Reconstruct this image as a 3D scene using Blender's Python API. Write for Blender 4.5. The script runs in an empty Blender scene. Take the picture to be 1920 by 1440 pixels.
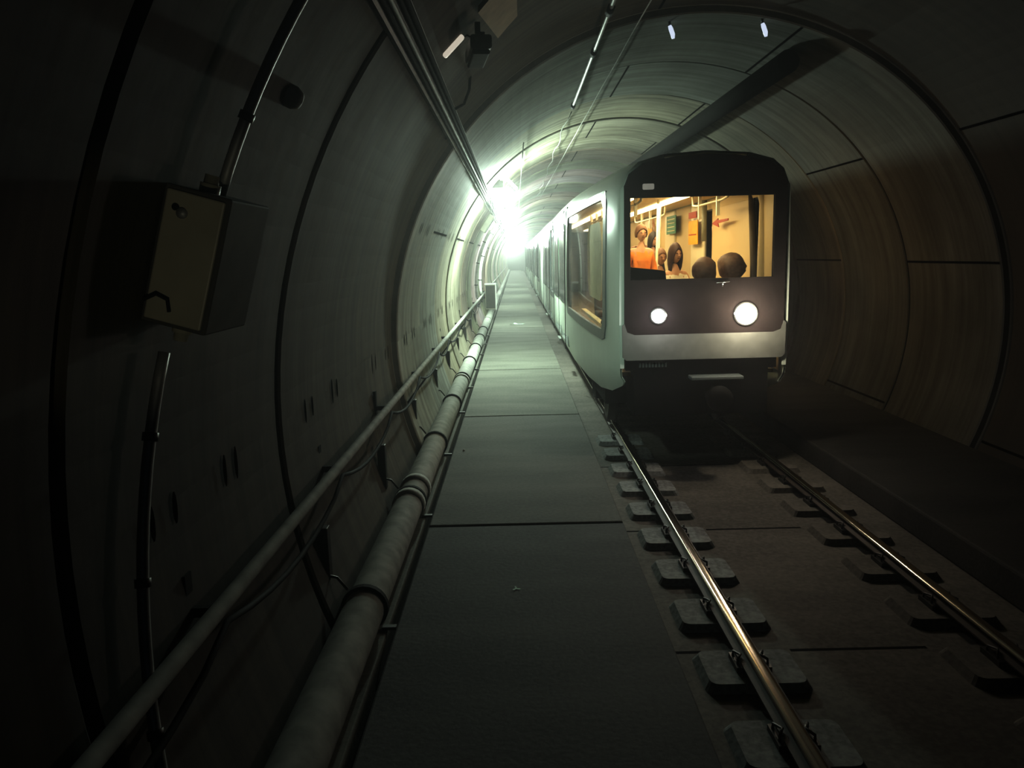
import bpy, bmesh, math, random
from mathutils import Vector, Matrix
random.seed(7)
PI = math.pi
C = bpy.context.scene.collection
sc = bpy.context.scene

# ---------------------------------------------------------------- helpers
class MB:
    def __init__(s): s.v = []; s.f = []; s.sm = []
    def add(s, vs, fs, smooth=False):
        o = len(s.v); s.v += [tuple(v) for v in vs]
        for f in fs: s.f.append([i + o for i in f]); s.sm.append(smooth)
        return s
    def box(s, x0, x1, y0, y1, z0, z1, M=None):
        vs = [Vector((x, y, z)) for x in (x0, x1) for y in (y0, y1) for z in (z0, z1)]
        if M is not None: vs = [M @ v for v in vs]
        return s.add(vs, [(0, 1, 3, 2), (4, 6, 7, 5), (0, 4, 5, 1), (2, 3, 7, 6), (0, 2, 6, 4), (1, 5, 7, 3)])
    def tube(s, pts, r, n=10, cap=True):
        pts = [Vector(p) for p in pts]; rs = r if isinstance(r, (list, tuple)) else [r] * len(pts)
        vs = []; fs = []
        up = None
        for i, p in enumerate(pts):
            t = (pts[min(i + 1, len(pts) - 1)] - pts[max(i - 1, 0)]).normalized()
            if up is None: up = Vector((0, 0, 1)) if abs(t.z) < .9 else Vector((1, 0, 0))
            a = t.cross(up).normalized(); b = a.cross(t).normalized(); up = b
            for k in range(n):
                q = 2 * PI * k / n
                vs.append(p + (a * math.cos(q) + b * math.sin(q)) * rs[i])
        for i in range(len(pts) - 1):
            for k in range(n):
                k2 = (k + 1) % n
                fs.append((i * n + k, i * n + k2, (i + 1) * n + k2, (i + 1) * n + k))
        s.add(vs, fs, True)
        if cap:
            o = len(s.v) - len(vs)
            s.f.append([o + k for k in range(n)][::-1]); s.sm.append(False)
            s.f.append([o + (len(pts) - 1) * n + k for k in range(n)]); s.sm.append(False)
        return s
    def lathe(s, c, axis, prof, n=20):           # prof: (distance along axis, radius)
        axis = Vector(axis).normalized(); c = Vector(c)
        a = axis.cross(Vector((0, 0, 1)) if abs(axis.z) < .9 else Vector((1, 0, 0))).normalized(); b = axis.cross(a)
        vs = []; fs = []
        for d, r in prof:
            for k in range(n):
                q = 2 * PI * k / n
                vs.append(c + axis * d + (a * math.cos(q) + b * math.sin(q)) * max(r, 1e-4))
        for i in range(len(prof) - 1):
            for k in range(n):
                k2 = (k + 1) % n
                fs.append((i * n + k, i * n + k2, (i + 1) * n + k2, (i + 1) * n + k))
        return s.add(vs, fs, True)
    def prism(s, poly, fn, d0, d1, smooth=False):   # poly 2d, fn(u,v,d)->xyz
        n = len(poly)
        vs = [fn(u, v, d0) for u, v in poly] + [fn(u, v, d1) for u, v in poly]
        fs = [list(range(n))[::-1], list(range(n, 2 * n))] + [(i, (i + 1) % n, n + (i + 1) % n, n + i) for i in range(n)]
        s.add(vs, fs, smooth); s.sm[-len(fs)] = s.sm[-len(fs) + 1] = False; return s
    def sweep(s, poly, stations, smooth=False):       # section (x, z) carried along y
        n = len(poly); vs = [(u, y, v) for y in stations for u, v in poly]
        s.add(vs, [(i * n + k, i * n + (k + 1) % n, (i + 1) * n + (k + 1) % n, (i + 1) * n + k) for i in range(len(stations) - 1) for k in range(n)], smooth)
        return s
    def ring(s, outer, inner, fn, d0, d1):
        n = len(outer)
        vs = [fn(u, v, d) for d in (d0, d1) for p in (outer, inner) for u, v in p]
        fs = []
        for i in range(n):
            j = (i + 1) % n
            fs += [(i, j, n + j, n + i), (2 * n + i, 3 * n + i, 3 * n + j, 2 * n + j),
                   (i, 2 * n + i, 2 * n + j, j), (n + i, n + j, 3 * n + j, 3 * n + i)]
        return s.add(vs, fs)
    def build(s, name, m, parent=None, bevel=0, kind=None, label=None, fixn=True):
        me = bpy.data.meshes.new(name); me.from_pydata(s.v, [], s.f); me.update()
        me.polygons.foreach_set('use_smooth', s.sm)
        if fixn:
            bm = bmesh.new(); bm.from_mesh(me); bmesh.ops.recalc_face_normals(bm, faces=bm.faces); bm.to_mesh(me); bm.free()
        me.materials.append(m)
        o = bpy.data.objects.new(name, me); C.objects.link(o)
        if parent is not None: o.parent = parent
        if bevel:
            b = o.modifiers.new('bevel', 'BEVEL'); b.width = bevel; b.segments = 2; b.limit_method = 'ANGLE'
        if kind: o['kind'] = kind
        if label: o['label'] = label
        return o

def rrect(u0, u1, v0, v1, r, n=5):
    out = []
    for cu, cv, a0 in ((u1 - r, v1 - r, 0), (u0 + r, v1 - r, 90), (u0 + r, v0 + r, 180), (u1 - r, v0 + r, 270)):
        for k in range(n + 1):
            a = math.radians(a0 + 90 * k / n); out.append((cu + r * math.cos(a), cv + r * math.sin(a)))
    return out

def empty(name, loc=(0, 0, 0)):
    o = bpy.data.objects.new(name, None); o.location = loc; o.empty_display_size = .2; C.objects.link(o); return o

def tag(o, label, cat, group=None, kind=None):
    o['label'] = label; o['category'] = cat
    if group: o['group'] = group
    if kind: o['kind'] = kind
    return o

def shift(o, root):            # geometry written in world coordinates, under a root that stands elsewhere
    o.location = -Vector(root.location); return o

def dup(root, loc, label=None, rotz=None, scale=None):
    r = root.copy(); C.objects.link(r); r.location = loc
    if rotz is not None: r.rotation_euler.z = rotz
    if scale: r.scale = scale
    if label: r['label'] = label
    for ch in list(root.children):
        c = ch.copy(); C.objects.link(c); c.parent = r
        for g in list(ch.children):
            d = g.copy(); C.objects.link(d); d.parent = c
    return r

# ---------------------------------------------------------------- materials
def nt(name):
    m = bpy.data.materials.new(name); m.use_nodes = True
    t = m.node_tree; b = t.nodes['Principled BSDF']; return m, t, b
def plain(name, col, rough=.6, metal=0, noise=.12, nscale=8, bump=0, emis=None, estr=0, spec=.5):
    m, t, b = nt(name)
    b.inputs['Roughness'].default_value = rough; b.inputs['Metallic'].default_value = metal
    b.inputs['Specular IOR Level'].default_value = spec
    tc = t.nodes.new('ShaderNodeTexCoord'); nz = t.nodes.new('ShaderNodeTexNoise'); nz.inputs['Scale'].default_value = nscale
    nz.inputs['Detail'].default_value = 5
    t.links.new(tc.outputs['Object'], nz.inputs['Vector'])
    r = t.nodes.new('ShaderNodeValToRGB')
    r.color_ramp.elements[0].position = .3; r.color_ramp.elements[1].position = .7
    r.color_ramp.elements[0].color = (*[c * (1 - noise) for c in col], 1); r.color_ramp.elements[1].color = (*[min(1, c * (1 + noise)) for c in col], 1)
    t.links.new(nz.outputs['Fac'], r.inputs['Fac']); t.links.new(r.outputs['Color'], b.inputs['Base Color'])
    if bump:
        bp = t.nodes.new('ShaderNodeBump'); bp.inputs['Strength'].default_value = bump; bp.inputs['Distance'].default_value = .02
        t.links.new(nz.outputs['Fac'], bp.inputs['Height']); t.links.new(bp.outputs['Normal'], b.inputs['Normal'])
    if emis:
        b.inputs['Emission Color'].default_value = (*emis, 1); b.inputs['Emission Strength'].default_value = estr
    return m
def math_n(t, op, a=None, b=None, c=None):
    n = t.nodes.new('ShaderNodeMath'); n.operation = op
    for i, x in enumerate((a, b, c)):
        if x is None: continue
        if isinstance(x, (int, float)): n.inputs[i].default_value = x
        else: t.links.new(x, n.inputs[i])
    return n.outputs[0]

TCX, TCZ, TR = 2.0, 1.37, 3.35
Y0, RW = 6.35, 2.1                       # ring joints at Y0 + k*RW

def lining_material():
    m, t, b = nt('tunnel concrete lining')
    tc = t.nodes.new('ShaderNodeTexCoord'); sp = t.nodes.new('ShaderNodeSeparateXYZ'); t.links.new(tc.outputs['Object'], sp.inputs[0])
    dx = math_n(t, 'SUBTRACT', sp.outputs[0], TCX); dz = math_n(t, 'SUBTRACT', sp.outputs[2], TCZ)
    ang = math_n(t, 'ARCTAN2', dz, dx)
    cb = t.nodes.new('ShaderNodeCombineXYZ')
    t.links.new(math_n(t, 'MULTIPLY', ang, 1.1), cb.inputs[0]); t.links.new(math_n(t, 'MULTIPLY', sp.outputs[1], 5), cb.inputs[1])
    streak = t.nodes.new('ShaderNodeTexNoise'); streak.inputs['Scale'].default_value = 1.3; streak.inputs['Detail'].default_value = 6; streak.inputs['Roughness'].default_value = .65
    t.links.new(cb.outputs[0], streak.inputs['Vector'])
    blot = t.nodes.new('ShaderNodeTexNoise'); blot.inputs['Scale'].default_value = 1.1; blot.inputs['Detail'].default_value = 7
    t.links.new(tc.outputs['Object'], blot.inputs['Vector'])
    at = t.nodes.new('ShaderNodeAttribute'); at.attribute_name = 'tone'
    ramp = t.nodes.new('ShaderNodeValToRGB')
    e = ramp.color_ramp.elements; e[0].position = .33; e[0].color = (.34, .31, .26, 1); e[1].position = .66; e[1].color = (1, 1, .97, 1)
    t.links.new(streak.outputs['Fac'], ramp.inputs['Fac'])
    ramp2 = t.nodes.new('ShaderNodeValToRGB')
    e = ramp2.color_ramp.elements; e[0].position = .3; e[0].color = (.55, .54, .5, 1); e[1].position = .62; e[1].color = (1, 1, 1, 1)
    t.links.new(blot.outputs['Fac'], ramp2.inputs['Fac'])
    def mul(a, bb):
        x = t.nodes.new('ShaderNodeMix'); x.data_type = 'RGBA'; x.blend_type = 'MULTIPLY'; x.inputs[0].default_value = 1
        t.links.new(a, x.inputs[6]); t.links.new(bb, x.inputs[7]); return x.outputs[2]
    t.links.new(mul(mul(at.outputs['Color'], ramp.outputs['Color']), ramp2.outputs['Color']), b.inputs['Base Color'])
    b.inputs['Roughness'].default_value = .75
    bp = t.nodes.new('ShaderNodeBump'); bp.inputs['Strength'].default_value = .35; bp.inputs['Distance'].default_value = .02
    t.links.new(blot.outputs['Fac'], bp.inputs['Height']); t.links.new(bp.outputs['Normal'], b.inputs['Normal'])
    return m
def slab_material(name, c0, c1, sx=1.0, sy=3.0, bands=.4):
    m, t, b = nt(name)
    tc = t.nodes.new('ShaderNodeTexCoord'); mp = t.nodes.new('ShaderNodeMapping'); mp.inputs['Scale'].default_value = (sx, sy, 1)
    t.links.new(tc.outputs['Object'], mp.inputs['Vector'])
    n1 = t.nodes.new('ShaderNodeTexNoise'); n1.inputs['Scale'].default_value = .7; n1.inputs['Detail'].default_value = 5
    t.links.new(mp.outputs[0], n1.inputs['Vector'])
    n2 = t.nodes.new('ShaderNodeTexNoise'); n2.inputs['Scale'].default_value = 30; n2.inputs['Detail'].default_value = 6
    t.links.new(tc.outputs['Object'], n2.inputs['Vector'])
    f = math_n(t, 'ADD', math_n(t, 'MULTIPLY', n1.outputs['Fac'], 1 - bands), math_n(t, 'MULTIPLY', n2.outputs['Fac'], bands))
    r = t.nodes.new('ShaderNodeValToRGB'); e = r.color_ramp.elements
    e[0].position = .38; e[0].color = (*c0, 1); e[1].position = .62; e[1].color = (*c1, 1)
    t.links.new(f, r.inputs['Fac']); t.links.new(r.outputs['Color'], b.inputs['Base Color'])
    b.inputs['Roughness'].default_value = .8; b.inputs['Specular IOR Level'].default_value = .25
    bp = t.nodes.new('ShaderNodeBump'); bp.inputs['Strength'].default_value = .3; bp.inputs['Distance'].default_value = .006
    t.links.new(n2.outputs['Fac'], bp.inputs['Height']); t.links.new(bp.outputs['Normal'], b.inputs['Normal'])
    return m
def glass_material(name, tint, refl=.06, rough=.03, fres=.7):
    m = bpy.data.materials.new(name); m.use_nodes = True; t = m.node_tree
    for n in list(t.nodes): t.nodes.remove(n)
    out = t.nodes.new('ShaderNodeOutputMaterial'); tr = t.nodes.new('ShaderNodeBsdfTransparent'); tr.inputs[0].default_value = (*tint, 1)
    gl = t.nodes.new('ShaderNodeBsdfGlossy'); gl.inputs['Roughness'].default_value = rough
    lw = t.nodes.new('ShaderNodeLayerWeight'); lw.inputs[0].default_value = .25
    f = math_n(t, 'MULTIPLY_ADD', lw.outputs['Fresnel'], fres, refl)
    f.node.use_clamp = True
    mx = t.nodes.new('ShaderNodeMixShader'); t.links.new(f, mx.inputs[0]); t.links.new(tr.outputs[0], mx.inputs[1]); t.links.new(gl.outputs[0], mx.inputs[2])
    t.links.new(mx.outputs[0], out.inputs[0]); return m

M = {}
M['lining'] = lining_material()
M['walk'] = slab_material('walkway concrete', (.11, .115, .098), (.19, .195, .165))
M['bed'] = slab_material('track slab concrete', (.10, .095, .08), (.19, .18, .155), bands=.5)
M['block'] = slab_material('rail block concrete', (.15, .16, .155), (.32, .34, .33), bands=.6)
M['shade_tone'] = slab_material('shade darkened concrete', (.03, .03, .027), (.055, .053, .048))  # bed concrete darkened, painting in shade along the right wall
M['duct'] = plain('dark duct', (.012, .012, .011), .95, spec=.05)
M['pipe'] = plain('grey plastic pipe', (.40, .41, .38), .8, noise=.25, spec=.15)
M['rubber'] = plain('black rubber', (.012, .012, .012), .8, spec=.15)
M['void'] = plain('black joint', (.004, .004, .004), 1, spec=0)
M['cable'] = plain('black cable', (.012, .012, .012), .8, spec=.12)
M['steel_dark'] = plain('dark steel', (.05, .048, .045), .5, .6)
M['galv'] = plain('galvanised steel', (.30, .31, .30), .55, .5, noise=.2)
M['rail'] = plain('rusty rail side', (.045, .034, .026), .6, .3, noise=.3)
M['railtop'] = plain('polished rail head', (.50, .43, .34), .15, 1, noise=.05)
M['body'] = plain('pale green train paint', (.52, .60, .53), .35, 0, noise=.04, nscale=3)
M['bandp'] = plain('grey green bumper paint', (.13, .14, .125), .6, spec=.2)
M['door'] = plain('train door silver', (.45, .54, .52), .22, .35, noise=.05, nscale=3)
M['panel'] = plain('black front panel', (.020, .016, .015), .9, 0, noise=.25, nscale=3, spec=.12)
M['under'] = plain('underframe black', (.006, .006, .006), .9, spec=.04)
M['trim'] = plain('dark grey window trim', (.10, .12, .115), .4)
M['chrome'] = plain('bright metal strip', (.8, .85, .83), .2, .9)
M['glass'] = glass_material('clear train glass', (.93, .93, .90), refl=.02)
M['noseglass'] = glass_material('dark nose glass', (.62, .62, .58), refl=.0, rough=.04, fres=.22)
M['tglass'] = glass_material('tinted train glass', (.42, .45, .42), refl=.10, rough=.06)
M['cream'] = plain('cream interior panel', (.78, .62, .36), .5, noise=.04, nscale=2)
M['creamdark'] = plain('brown interior seam', (.10, .065, .03), .6)
M['rail_in'] = plain('interior cream handrail', (.9, .82, .62), .3, noise=.03)
M['floorin'] = plain('interior floor', (.16, .13, .1), .6)
M['seat'] = plain('dark brown seat fabric', (.12, .07, .05), .8, noise=.2)
M['tan'] = plain('beige steel plate', (.46, .39, .26), .6, noise=.15)
M['boxgrey'] = plain('olive grey painted steel', (.36, .35, .26), .5, noise=.1, nscale=6)
M['boxdark'] = plain('dark and shade-toned steel', (.07, .07, .06), .7, spec=.1)
M['white'] = plain('white plastic', (.8, .8, .78), .4, noise=.03)
M['lampw'] = plain('lit lamp diffuser', (1, 1, 1), .5, emis=(.82, 1, .86), estr=60)
M['lampf'] = plain('lit flood lamp face', (1, 1, 1), .5, emis=(.80, 1, .85), estr=60)
M['lampoff'] = plain('unlit tube with painted glint', (.85, .83, .78), .2, emis=(1, .9, .75), estr=.6)  # weak emission paints a glint on the unlit tube
M['ghost'] = plain('headlamp ghost glow', (.7, .75, .85), .3, emis=(.75, .83, 1), estr=.9)
M['head1'] = plain('headlamp lens cool', (1, 1, 1), .3, emis=(1, .95, .92), estr=40)
M['head2'] = plain('headlamp lens warm', (1, 1, 1), .3, emis=(1, .93, .82), estr=60)
M['intlamp'] = plain('interior lamp strip', (1, 1, 1), .5, emis=(1, .86, .55), estr=7)
M['green'] = plain('green poster print', (.03, .22, .15), .5, noise=.3, nscale=20)
M['yellow'] = plain('yellow sign print', (.85, .42, .03), .5, noise=.2, nscale=12)
M['red'] = plain('red sticker', (.45, .05, .02), .5)
M['paper'] = plain('cream paper', (.95, .85, .6), .6)
M['debris'] = plain('pale green paper scrap', (.5, .75, .6), .7)
M['orangep'] = plain('orange brown pillar pad', (.5, .18, .1), .5, noise=.2)

# ---------------------------------------------------------------- tunnel lining (setting)
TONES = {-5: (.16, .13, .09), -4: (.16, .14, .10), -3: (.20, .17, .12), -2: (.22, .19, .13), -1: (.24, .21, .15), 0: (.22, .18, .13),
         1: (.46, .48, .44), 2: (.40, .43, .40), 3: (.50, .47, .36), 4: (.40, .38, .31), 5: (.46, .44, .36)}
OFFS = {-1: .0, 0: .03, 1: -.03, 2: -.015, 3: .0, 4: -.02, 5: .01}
def shade_tone(a):                          # shade painted into the tone, vault darker towards the right hand side
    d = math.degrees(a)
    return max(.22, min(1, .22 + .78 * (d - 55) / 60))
def lining(name, a0, a1, n, k0=-5, k1=58):
    vs, fs, tones = [], [], []
    angs = [math.radians(a0 + (a1 - a0) * i / n) for i in range(n + 1)]
    prev = None
    rows = []
    rnd = random.Random(3)
    for k in range(k0, k1):
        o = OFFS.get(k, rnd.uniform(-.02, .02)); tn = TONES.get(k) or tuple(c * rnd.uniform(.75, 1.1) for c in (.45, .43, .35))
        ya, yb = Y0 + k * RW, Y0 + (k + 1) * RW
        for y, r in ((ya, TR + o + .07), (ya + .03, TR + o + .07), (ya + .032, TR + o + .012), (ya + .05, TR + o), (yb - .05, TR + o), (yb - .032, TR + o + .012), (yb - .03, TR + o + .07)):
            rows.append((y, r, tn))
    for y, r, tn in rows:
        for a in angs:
            vs.append((TCX + r * math.cos(a), y, TCZ + r * math.sin(a))); g = shade_tone(a) * (.30 if y < Y0 - .5 else .50 if y < 8.4 else 1.08); tones.append(tuple(c * g for c in tn))  # near rings darkened in the tone, painting in the lamp falloff
    m = n + 1
    for i in range(len(rows) - 1):
        for j in range(n):
            fs.append((i * m + j, i * m + j + 1, (i + 1) * m + j + 1, (i + 1) * m + j))
    me = bpy.data.meshes.new(name); me.from_pydata(vs, [], fs); me.update()
    ca = me.color_attributes.new('tone', 'FLOAT_COLOR', 'POINT')
    for i, tn in enumerate(tones): ca.data[i].color = (*tn, 1)
    me.materials.append(M['lining'])
    o = bpy.data.objects.new(name, me); C.objects.link(o); o['kind'] = 'structure'
    return o
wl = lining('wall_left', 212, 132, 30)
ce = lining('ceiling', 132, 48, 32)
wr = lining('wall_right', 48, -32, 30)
def P(a, y, r):                       # point on the lining, angle in degrees, radius r
    a = math.radians(a); return Vector((TCX + r * math.cos(a), y, TCZ + r * math.sin(a)))
# longitudinal segment joints as dark mastic lines, staggered ring by ring
for nm, par, lo, hi in (('seam', wl, 134, 205), ('seam', ce, 50, 130), ('seam', wr, -25, 46)):
    b = MB()
    for k in range(-3, 20):
        o = OFFS.get(k, 0)
        for base in range(0, 360, 60):
            a = base + (12 if k % 2 else 38)
            if par is wl and k < 1: continue
            if lo < a < hi or lo < a - 360 < hi:
                q = [P(a - .25, Y0 + k * RW + .05, TR + o - .004), P(a + .25, Y0 + k * RW + .05, TR + o - .004), P(a + .25, Y0 + (k + 1) * RW - .05, TR + o - .004), P(a - .25, Y0 + (k + 1) * RW - .05, TR + o - .004)]
                b.add(q, [(0, 1, 2, 3)])
    if b.v: b.build('segment_seam', M['void'], par, fixn=False)
# bolt pockets
b = MB()
for k in range(-2, 9):
    for a in ((180.5, 158) if k > 0 else (180.5,)):
        for dy in (.55, .72, 1.25, 1.42):
            y = Y0 + k * RW + dy + random.uniform(-.03, .03); L = random.uniform(2.2, 3.4)
            o = OFFS.get(k, 0)
            poly = [(y + .022 * math.cos(q), a + L / 2 * math.sin(q)) for q in [2 * PI * i / 10 for i in range(10)]]
            b.add([P(v, u, TR - abs(o) - .035 + .03) for u, v in poly] , [list(range(10))])
b.build('bolt_pocket', M['void'], wl, kind='stuff', fixn=False)
MB().box(-1.6, 5.6, 127, 127.2, -.5, 5).build('wall_back', plain('end concrete', (.3, .32, .3), .8), kind='structure')

# ---------------------------------------------------------------- walkway and track slab (setting)
fl = MB().box(.87, 5.0, -4, 127, -.40, -.15).build('floor', M['bed'], kind='structure')
M['walk_dim'] = slab_material('dimmed walkway concrete', (.085, .087, .077), (.15, .152, .135))  # middle slab dimmed in colour to paint the lamp falloff
M['walk_dark'] = slab_material('near dimmed walkway concrete', (.06, .063, .062), (.11, .115, .11))  # nearest slabs darkest, same painted falloff
ys = [-4, 1.75, 6.35, 10.95] + [10.95 + 4.6 * i for i in range(1, 26)]
for a, c in zip(ys[:-1], ys[1:]):
    MB().box(-.80, .87, a + .022, c - .022, -.38, random.uniform(-.004, .0)).build('trim_1', M['walk_dark' if c < 7 else 'walk_dim' if c < 11 else 'walk'], bevel=.012, kind='structure')
MB().box(-.80, .86, -4, 127, -.4, -.07).build('trim_2', M['under'], kind='structure')
MB().box(-1.45, -.85, -4, 127, -.40, -.0).build('trim_3', M['walk'], bevel=.01, kind='structure')
MB().box(-.86, -.79, -4, 127, -.40, -.12).build('trim_4', M['under'], kind='structure')
b = MB()                              # saw cuts in the track slab
for y in [4.39 - 2.05, 4.39, 6.5, 8.6]:
    b.box(1.62, 2.45, y, y + .03, -.1515, -.1495); b.box(.9, 1.08, y, y + .03, -.1515, -.1495)
b.build('slab_joint', M['under'], fl)
b = MB().box(3.3, 4.9, -4, 127, -.15, .10).build('trim_5', M['shade_tone'], bevel=.02, kind='structure')

# concrete rail blocks (each one a thing)
def make_block(m=M['block']):
    root = empty('rail_block')
    b = MB()
    # tapered block, rounded ends
    top = rrect(-.27, .27, -.20, .17, .05, 3); bot = rrect(-.30, .30, -.22, .20, .05, 3); n = len(top)
    b.add([(x, y, 0) for x, y in bot] + [(x, y, .05) for x, y in top], [list(range(n, 2 * n))] + [(i, (i + 1) % n, n + (i + 1) % n, n + i) for i in range(n)])
    b.build('pad', m, root)
    MB().box(-.10, .10, -.09, .09, .05, .083).build('base_plate', M['steel_dark'], root)
    for s in (-1, 1):
        MB().tube([(s * .085, -.05, .083), (s * .085, -.05, .11), (s * .055, 0, .115), (s * .085, .05, .11), (s * .085, .05, .083)], .008, 6).build('rail_clip', M['steel_dark'], root)
    return root
first = True
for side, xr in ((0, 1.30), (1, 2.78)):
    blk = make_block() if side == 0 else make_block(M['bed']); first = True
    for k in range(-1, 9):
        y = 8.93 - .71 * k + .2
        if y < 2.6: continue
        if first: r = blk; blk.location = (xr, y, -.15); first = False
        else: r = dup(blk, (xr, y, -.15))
        order = ['nearest', 'second', 'third', 'fourth', 'fifth', 'sixth', 'seventh', 'eighth', 'ninth', 'tenth', 'eleventh']
        idx = 8 - k
        kk = [j for j in range(8, -2, -1) if 8.93 - .71 * j + .2 >= 2.6]
        nme = order[kk.index(k)]
        tag(r, f'pale concrete rail block under the {"left rail beside the walkway" if side == 0 else "right rail away from the walkway"}, {nme} from the camera', 'rail block', 'concrete blocks under the ' + ('left rail' if side == 0 else 'right rail'))
# rails
def rail(x, label):
    root = empty('rail', (x, 0, 0))
    prof = [(-.07, -.062), (.07, -.062), (.07, -.052), (.012, -.042), (.009, -.022), (.034, -.016), (.036, -.004), (-.036, -.004), (-.034, -.016), (-.009, -.022), (-.012, -.042), (-.07, -.052)]
    st = [-2 + .5 * i for i in range(61)] + [30 + 2.5 * i for i in range(37)]
    MB().sweep(prof, st).build('rail_web', M['rail'], root)
    head = [(-.038, -.016), (-.037, -.008), (-.034, -.002), (-.027, .0015), (-.016, .0033), (.0, .0040), (.016, .0033), (.027, .0015), (.034, -.002), (.037, -.008), (.038, -.016)]
    MB().sweep(head, st, True).build('rail_head', M['railtop'], root, label='polished shiny running surface')
    tag(root, label, 'rail'); return root
rail(1.30, 'steel rail beside the walkway with a bright polished top')
rail(2.78, 'steel rail on the far side of the track with a thin bright glint')

# ---------------------------------------------------------------- pipe, handrail, cable on the left
PX, PZ, PR = -.985, .145, .125
root = empty('drain_pipe', (PX, 0, 0))
MB().tube([(0, y, PZ) for y in [-3] + [4.6 * i for i in range(0, 27)]], PR, 20).build('pipe_run', M['pipe'], root)
for y in [2.0, 6.5, 6.95, 13.2, 19.6, 26]:
    MB().lathe((0, y, PZ), (0, 1, 0), [(-.06, PR), (-.06, PR + .018), (.06, PR + .018), (.06, PR)], 20).build('coupling', M['pipe'], root)
tag(root, 'thick grey round pipe running along the foot of the left wall beside the walkway', 'pipe')
clamps = []
def make_clamp():
    root = empty('pipe_clamp')
    MB().ring([((PR + .022) * math.cos(2 * PI * i / 24), (PR + .022) * math.sin(2 * PI * i / 24)) for i in range(24)],
              [((PR + .001) * math.cos(2 * PI * i / 24), (PR + .001) * math.sin(2 * PI * i / 24)) for i in range(24)], lambda u, v, d: (u, d, v), -.02, .02).build('clamp_ring', M['rubber'], root)
    MB().box(-.27, -.20, -.012, .06, .12, .52, Matrix.Rotation(.0, 4, 'Y')).build('support_bar', M['steel_dark'], root, bevel=.004)
    MB().tube([(-.24, 0, .22), (-.16, 0, .20), (-.10, 0, .12)], .009, 6).build('tie_rod', M['steel_dark'], root)
    MB().box(.10, .19, -.02, .02, -.145, -.125).build('foot', M['steel_dark'], root)
    return root
clamp = make_clamp()
cy = [4.5, 6.6, 8.75, 11.2, 13.4, 15.6, 18.0, 20.2, 22.4]
for i, y in enumerate(cy):
    r = clamp if i == 0 else dup(clamp, (0, 0, 0))
    r.location = (PX, y, PZ)
    nm = ['nearest', 'second', 'third', 'fourth', 'fifth', 'sixth', 'seventh', 'eighth', 'ninth'][i]
    tag(r, f'black clamp ring with wall bar around the grey pipe, {nm} from the camera', 'pipe clamp', 'clamps along the grey pipe')
# handrail
HX, HZ, HR = -1.225, .90, .034
root = empty('handrail', (HX, 0, HZ))
MB().tube([(0, -2, 0), (0, 2, 0)] + [(0, 2 + 6 * i, 0) for i in range(1, 17)], HR, 12).build('rail_tube', M['pipe'], root)
for y in [2.9, 5.0, 7.1, 9.25, 11.7, 13.4, 16.2, 18.1, 21, 23.5, 26, 28.3, 31]:
    bb = MB(); bb.box(-.125, -.03, y - .015, y + .015, -.02, .02); bb.box(-.13, -.105, y - .03, y + .03, -.06, .16)
    bb.build('wall_bracket', M['rubber'], root)
tag(root, 'pale tubular handrail fixed along the left wall above the grey pipe', 'handrail')
pts = []
cus = [0.8, 2.9, 5.0, 7.1, 9.25, 11.7, 13.4, 16.2, 18.1, 21, 23.5, 26, 28.3, 31, 34]
for a, c in zip(cus[:-1], cus[1:]):
    for i in range(8):
        q = i / 8; sag = .13 * (1 - (2 * q - 1) ** 2) + .03 * q
        pts.append((HX + .035, a + (c - a) * q, HZ - .045 - sag))
tag(MB().tube(pts, .014, 8).build('draped_cable', M['cable']), 'black cable hanging in shallow loops beneath the handrail', 'cable')

# cable tray high on the left, lines on the ceiling
root = empty('cable_tray', (-.55, 0, 3.48))
Mt = Matrix.Rotation(math.radians(-52), 4, 'Y')
b = MB(); b.box(-.09, .09, -2, 120, -.004, .004, Mt); b.box(-.094, -.086, -2, 120, -.004, .05, Mt); b.box(.086, .094, -2, 120, -.004, .05, Mt)
b.build('tray_channel', M['galv'], root)
for i, u in enumerate((-.06, -.02, .025, .06)):
    p = Mt @ Vector((u, 0, -.022)); MB().tube([(p.x, y, p.z) for y in range(-2, 121, 4)], .013 + .004 * (i % 2), 8).build('power_cable', M['cable'] if i != 1 else M['galv'], root)
for y in range(-1, 70, 3):
    bb = MB(); bb.box(-.11, .11, y - .02, y + .02, .05, .09, Mt); bb.build('tray_bracket', M['steel_dark'], root)
tag(root, 'long metal cable tray running high along the left side of the tunnel vault', 'cable tray')

def line(name, pts, r, m, label, cat, couplers=None, n=8):
    root = empty(name, pts[0]); o = Vector(pts[0])
    MB().tube([Vector(p) - o for p in pts], r, n).build('run', m, root)
    for c in couplers or []:
        c = Vector(c) - o; MB().tube([c - Vector((0, .1, 0)), c + Vector((0, .1, 0))], r * 1.7, n).build('coupler', M['rubber'], root)
    tag(root, label, cat); return root
def ceil_z(x, off=.05): return TCZ + math.sqrt((TR - off) ** 2 - (x - TCX) ** 2)
line('conduit', [(.93, y, ceil_z(.93, .06)) for y in (0, 4, 8, 12.3)], .022, M['galv'], 'pale straight conduit pipe with black couplers on the vault above the walkway', 'conduit', [(.93, 7.6, ceil_z(.93, .06)), (.93, 9.1, ceil_z(.93, .06)), (.93, 12.2, ceil_z(.93, .06))])
line('loose_cable', [(.90 + .03 * math.sin(y * 2.1), y, ceil_z(.92, .08) - .02 * abs(math.sin(y * 1.3))) for y in [12.5 + .7 * i for i in range(25)]], .008, M['pipe'], 'thin pale wavy cable continuing from the end of the conduit', 'cable')
line('thin_cable', [(1.32 - .012 * (y - 7), y, ceil_z(1.32 - .012 * (y - 7), .07) - .015 * abs(math.sin(y * 1.1))) for y in [1 + .9 * i for i in range(34)]], .007, M['pipe'], 'thin pale cable on the vault just right of the conduit', 'cable')
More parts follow.
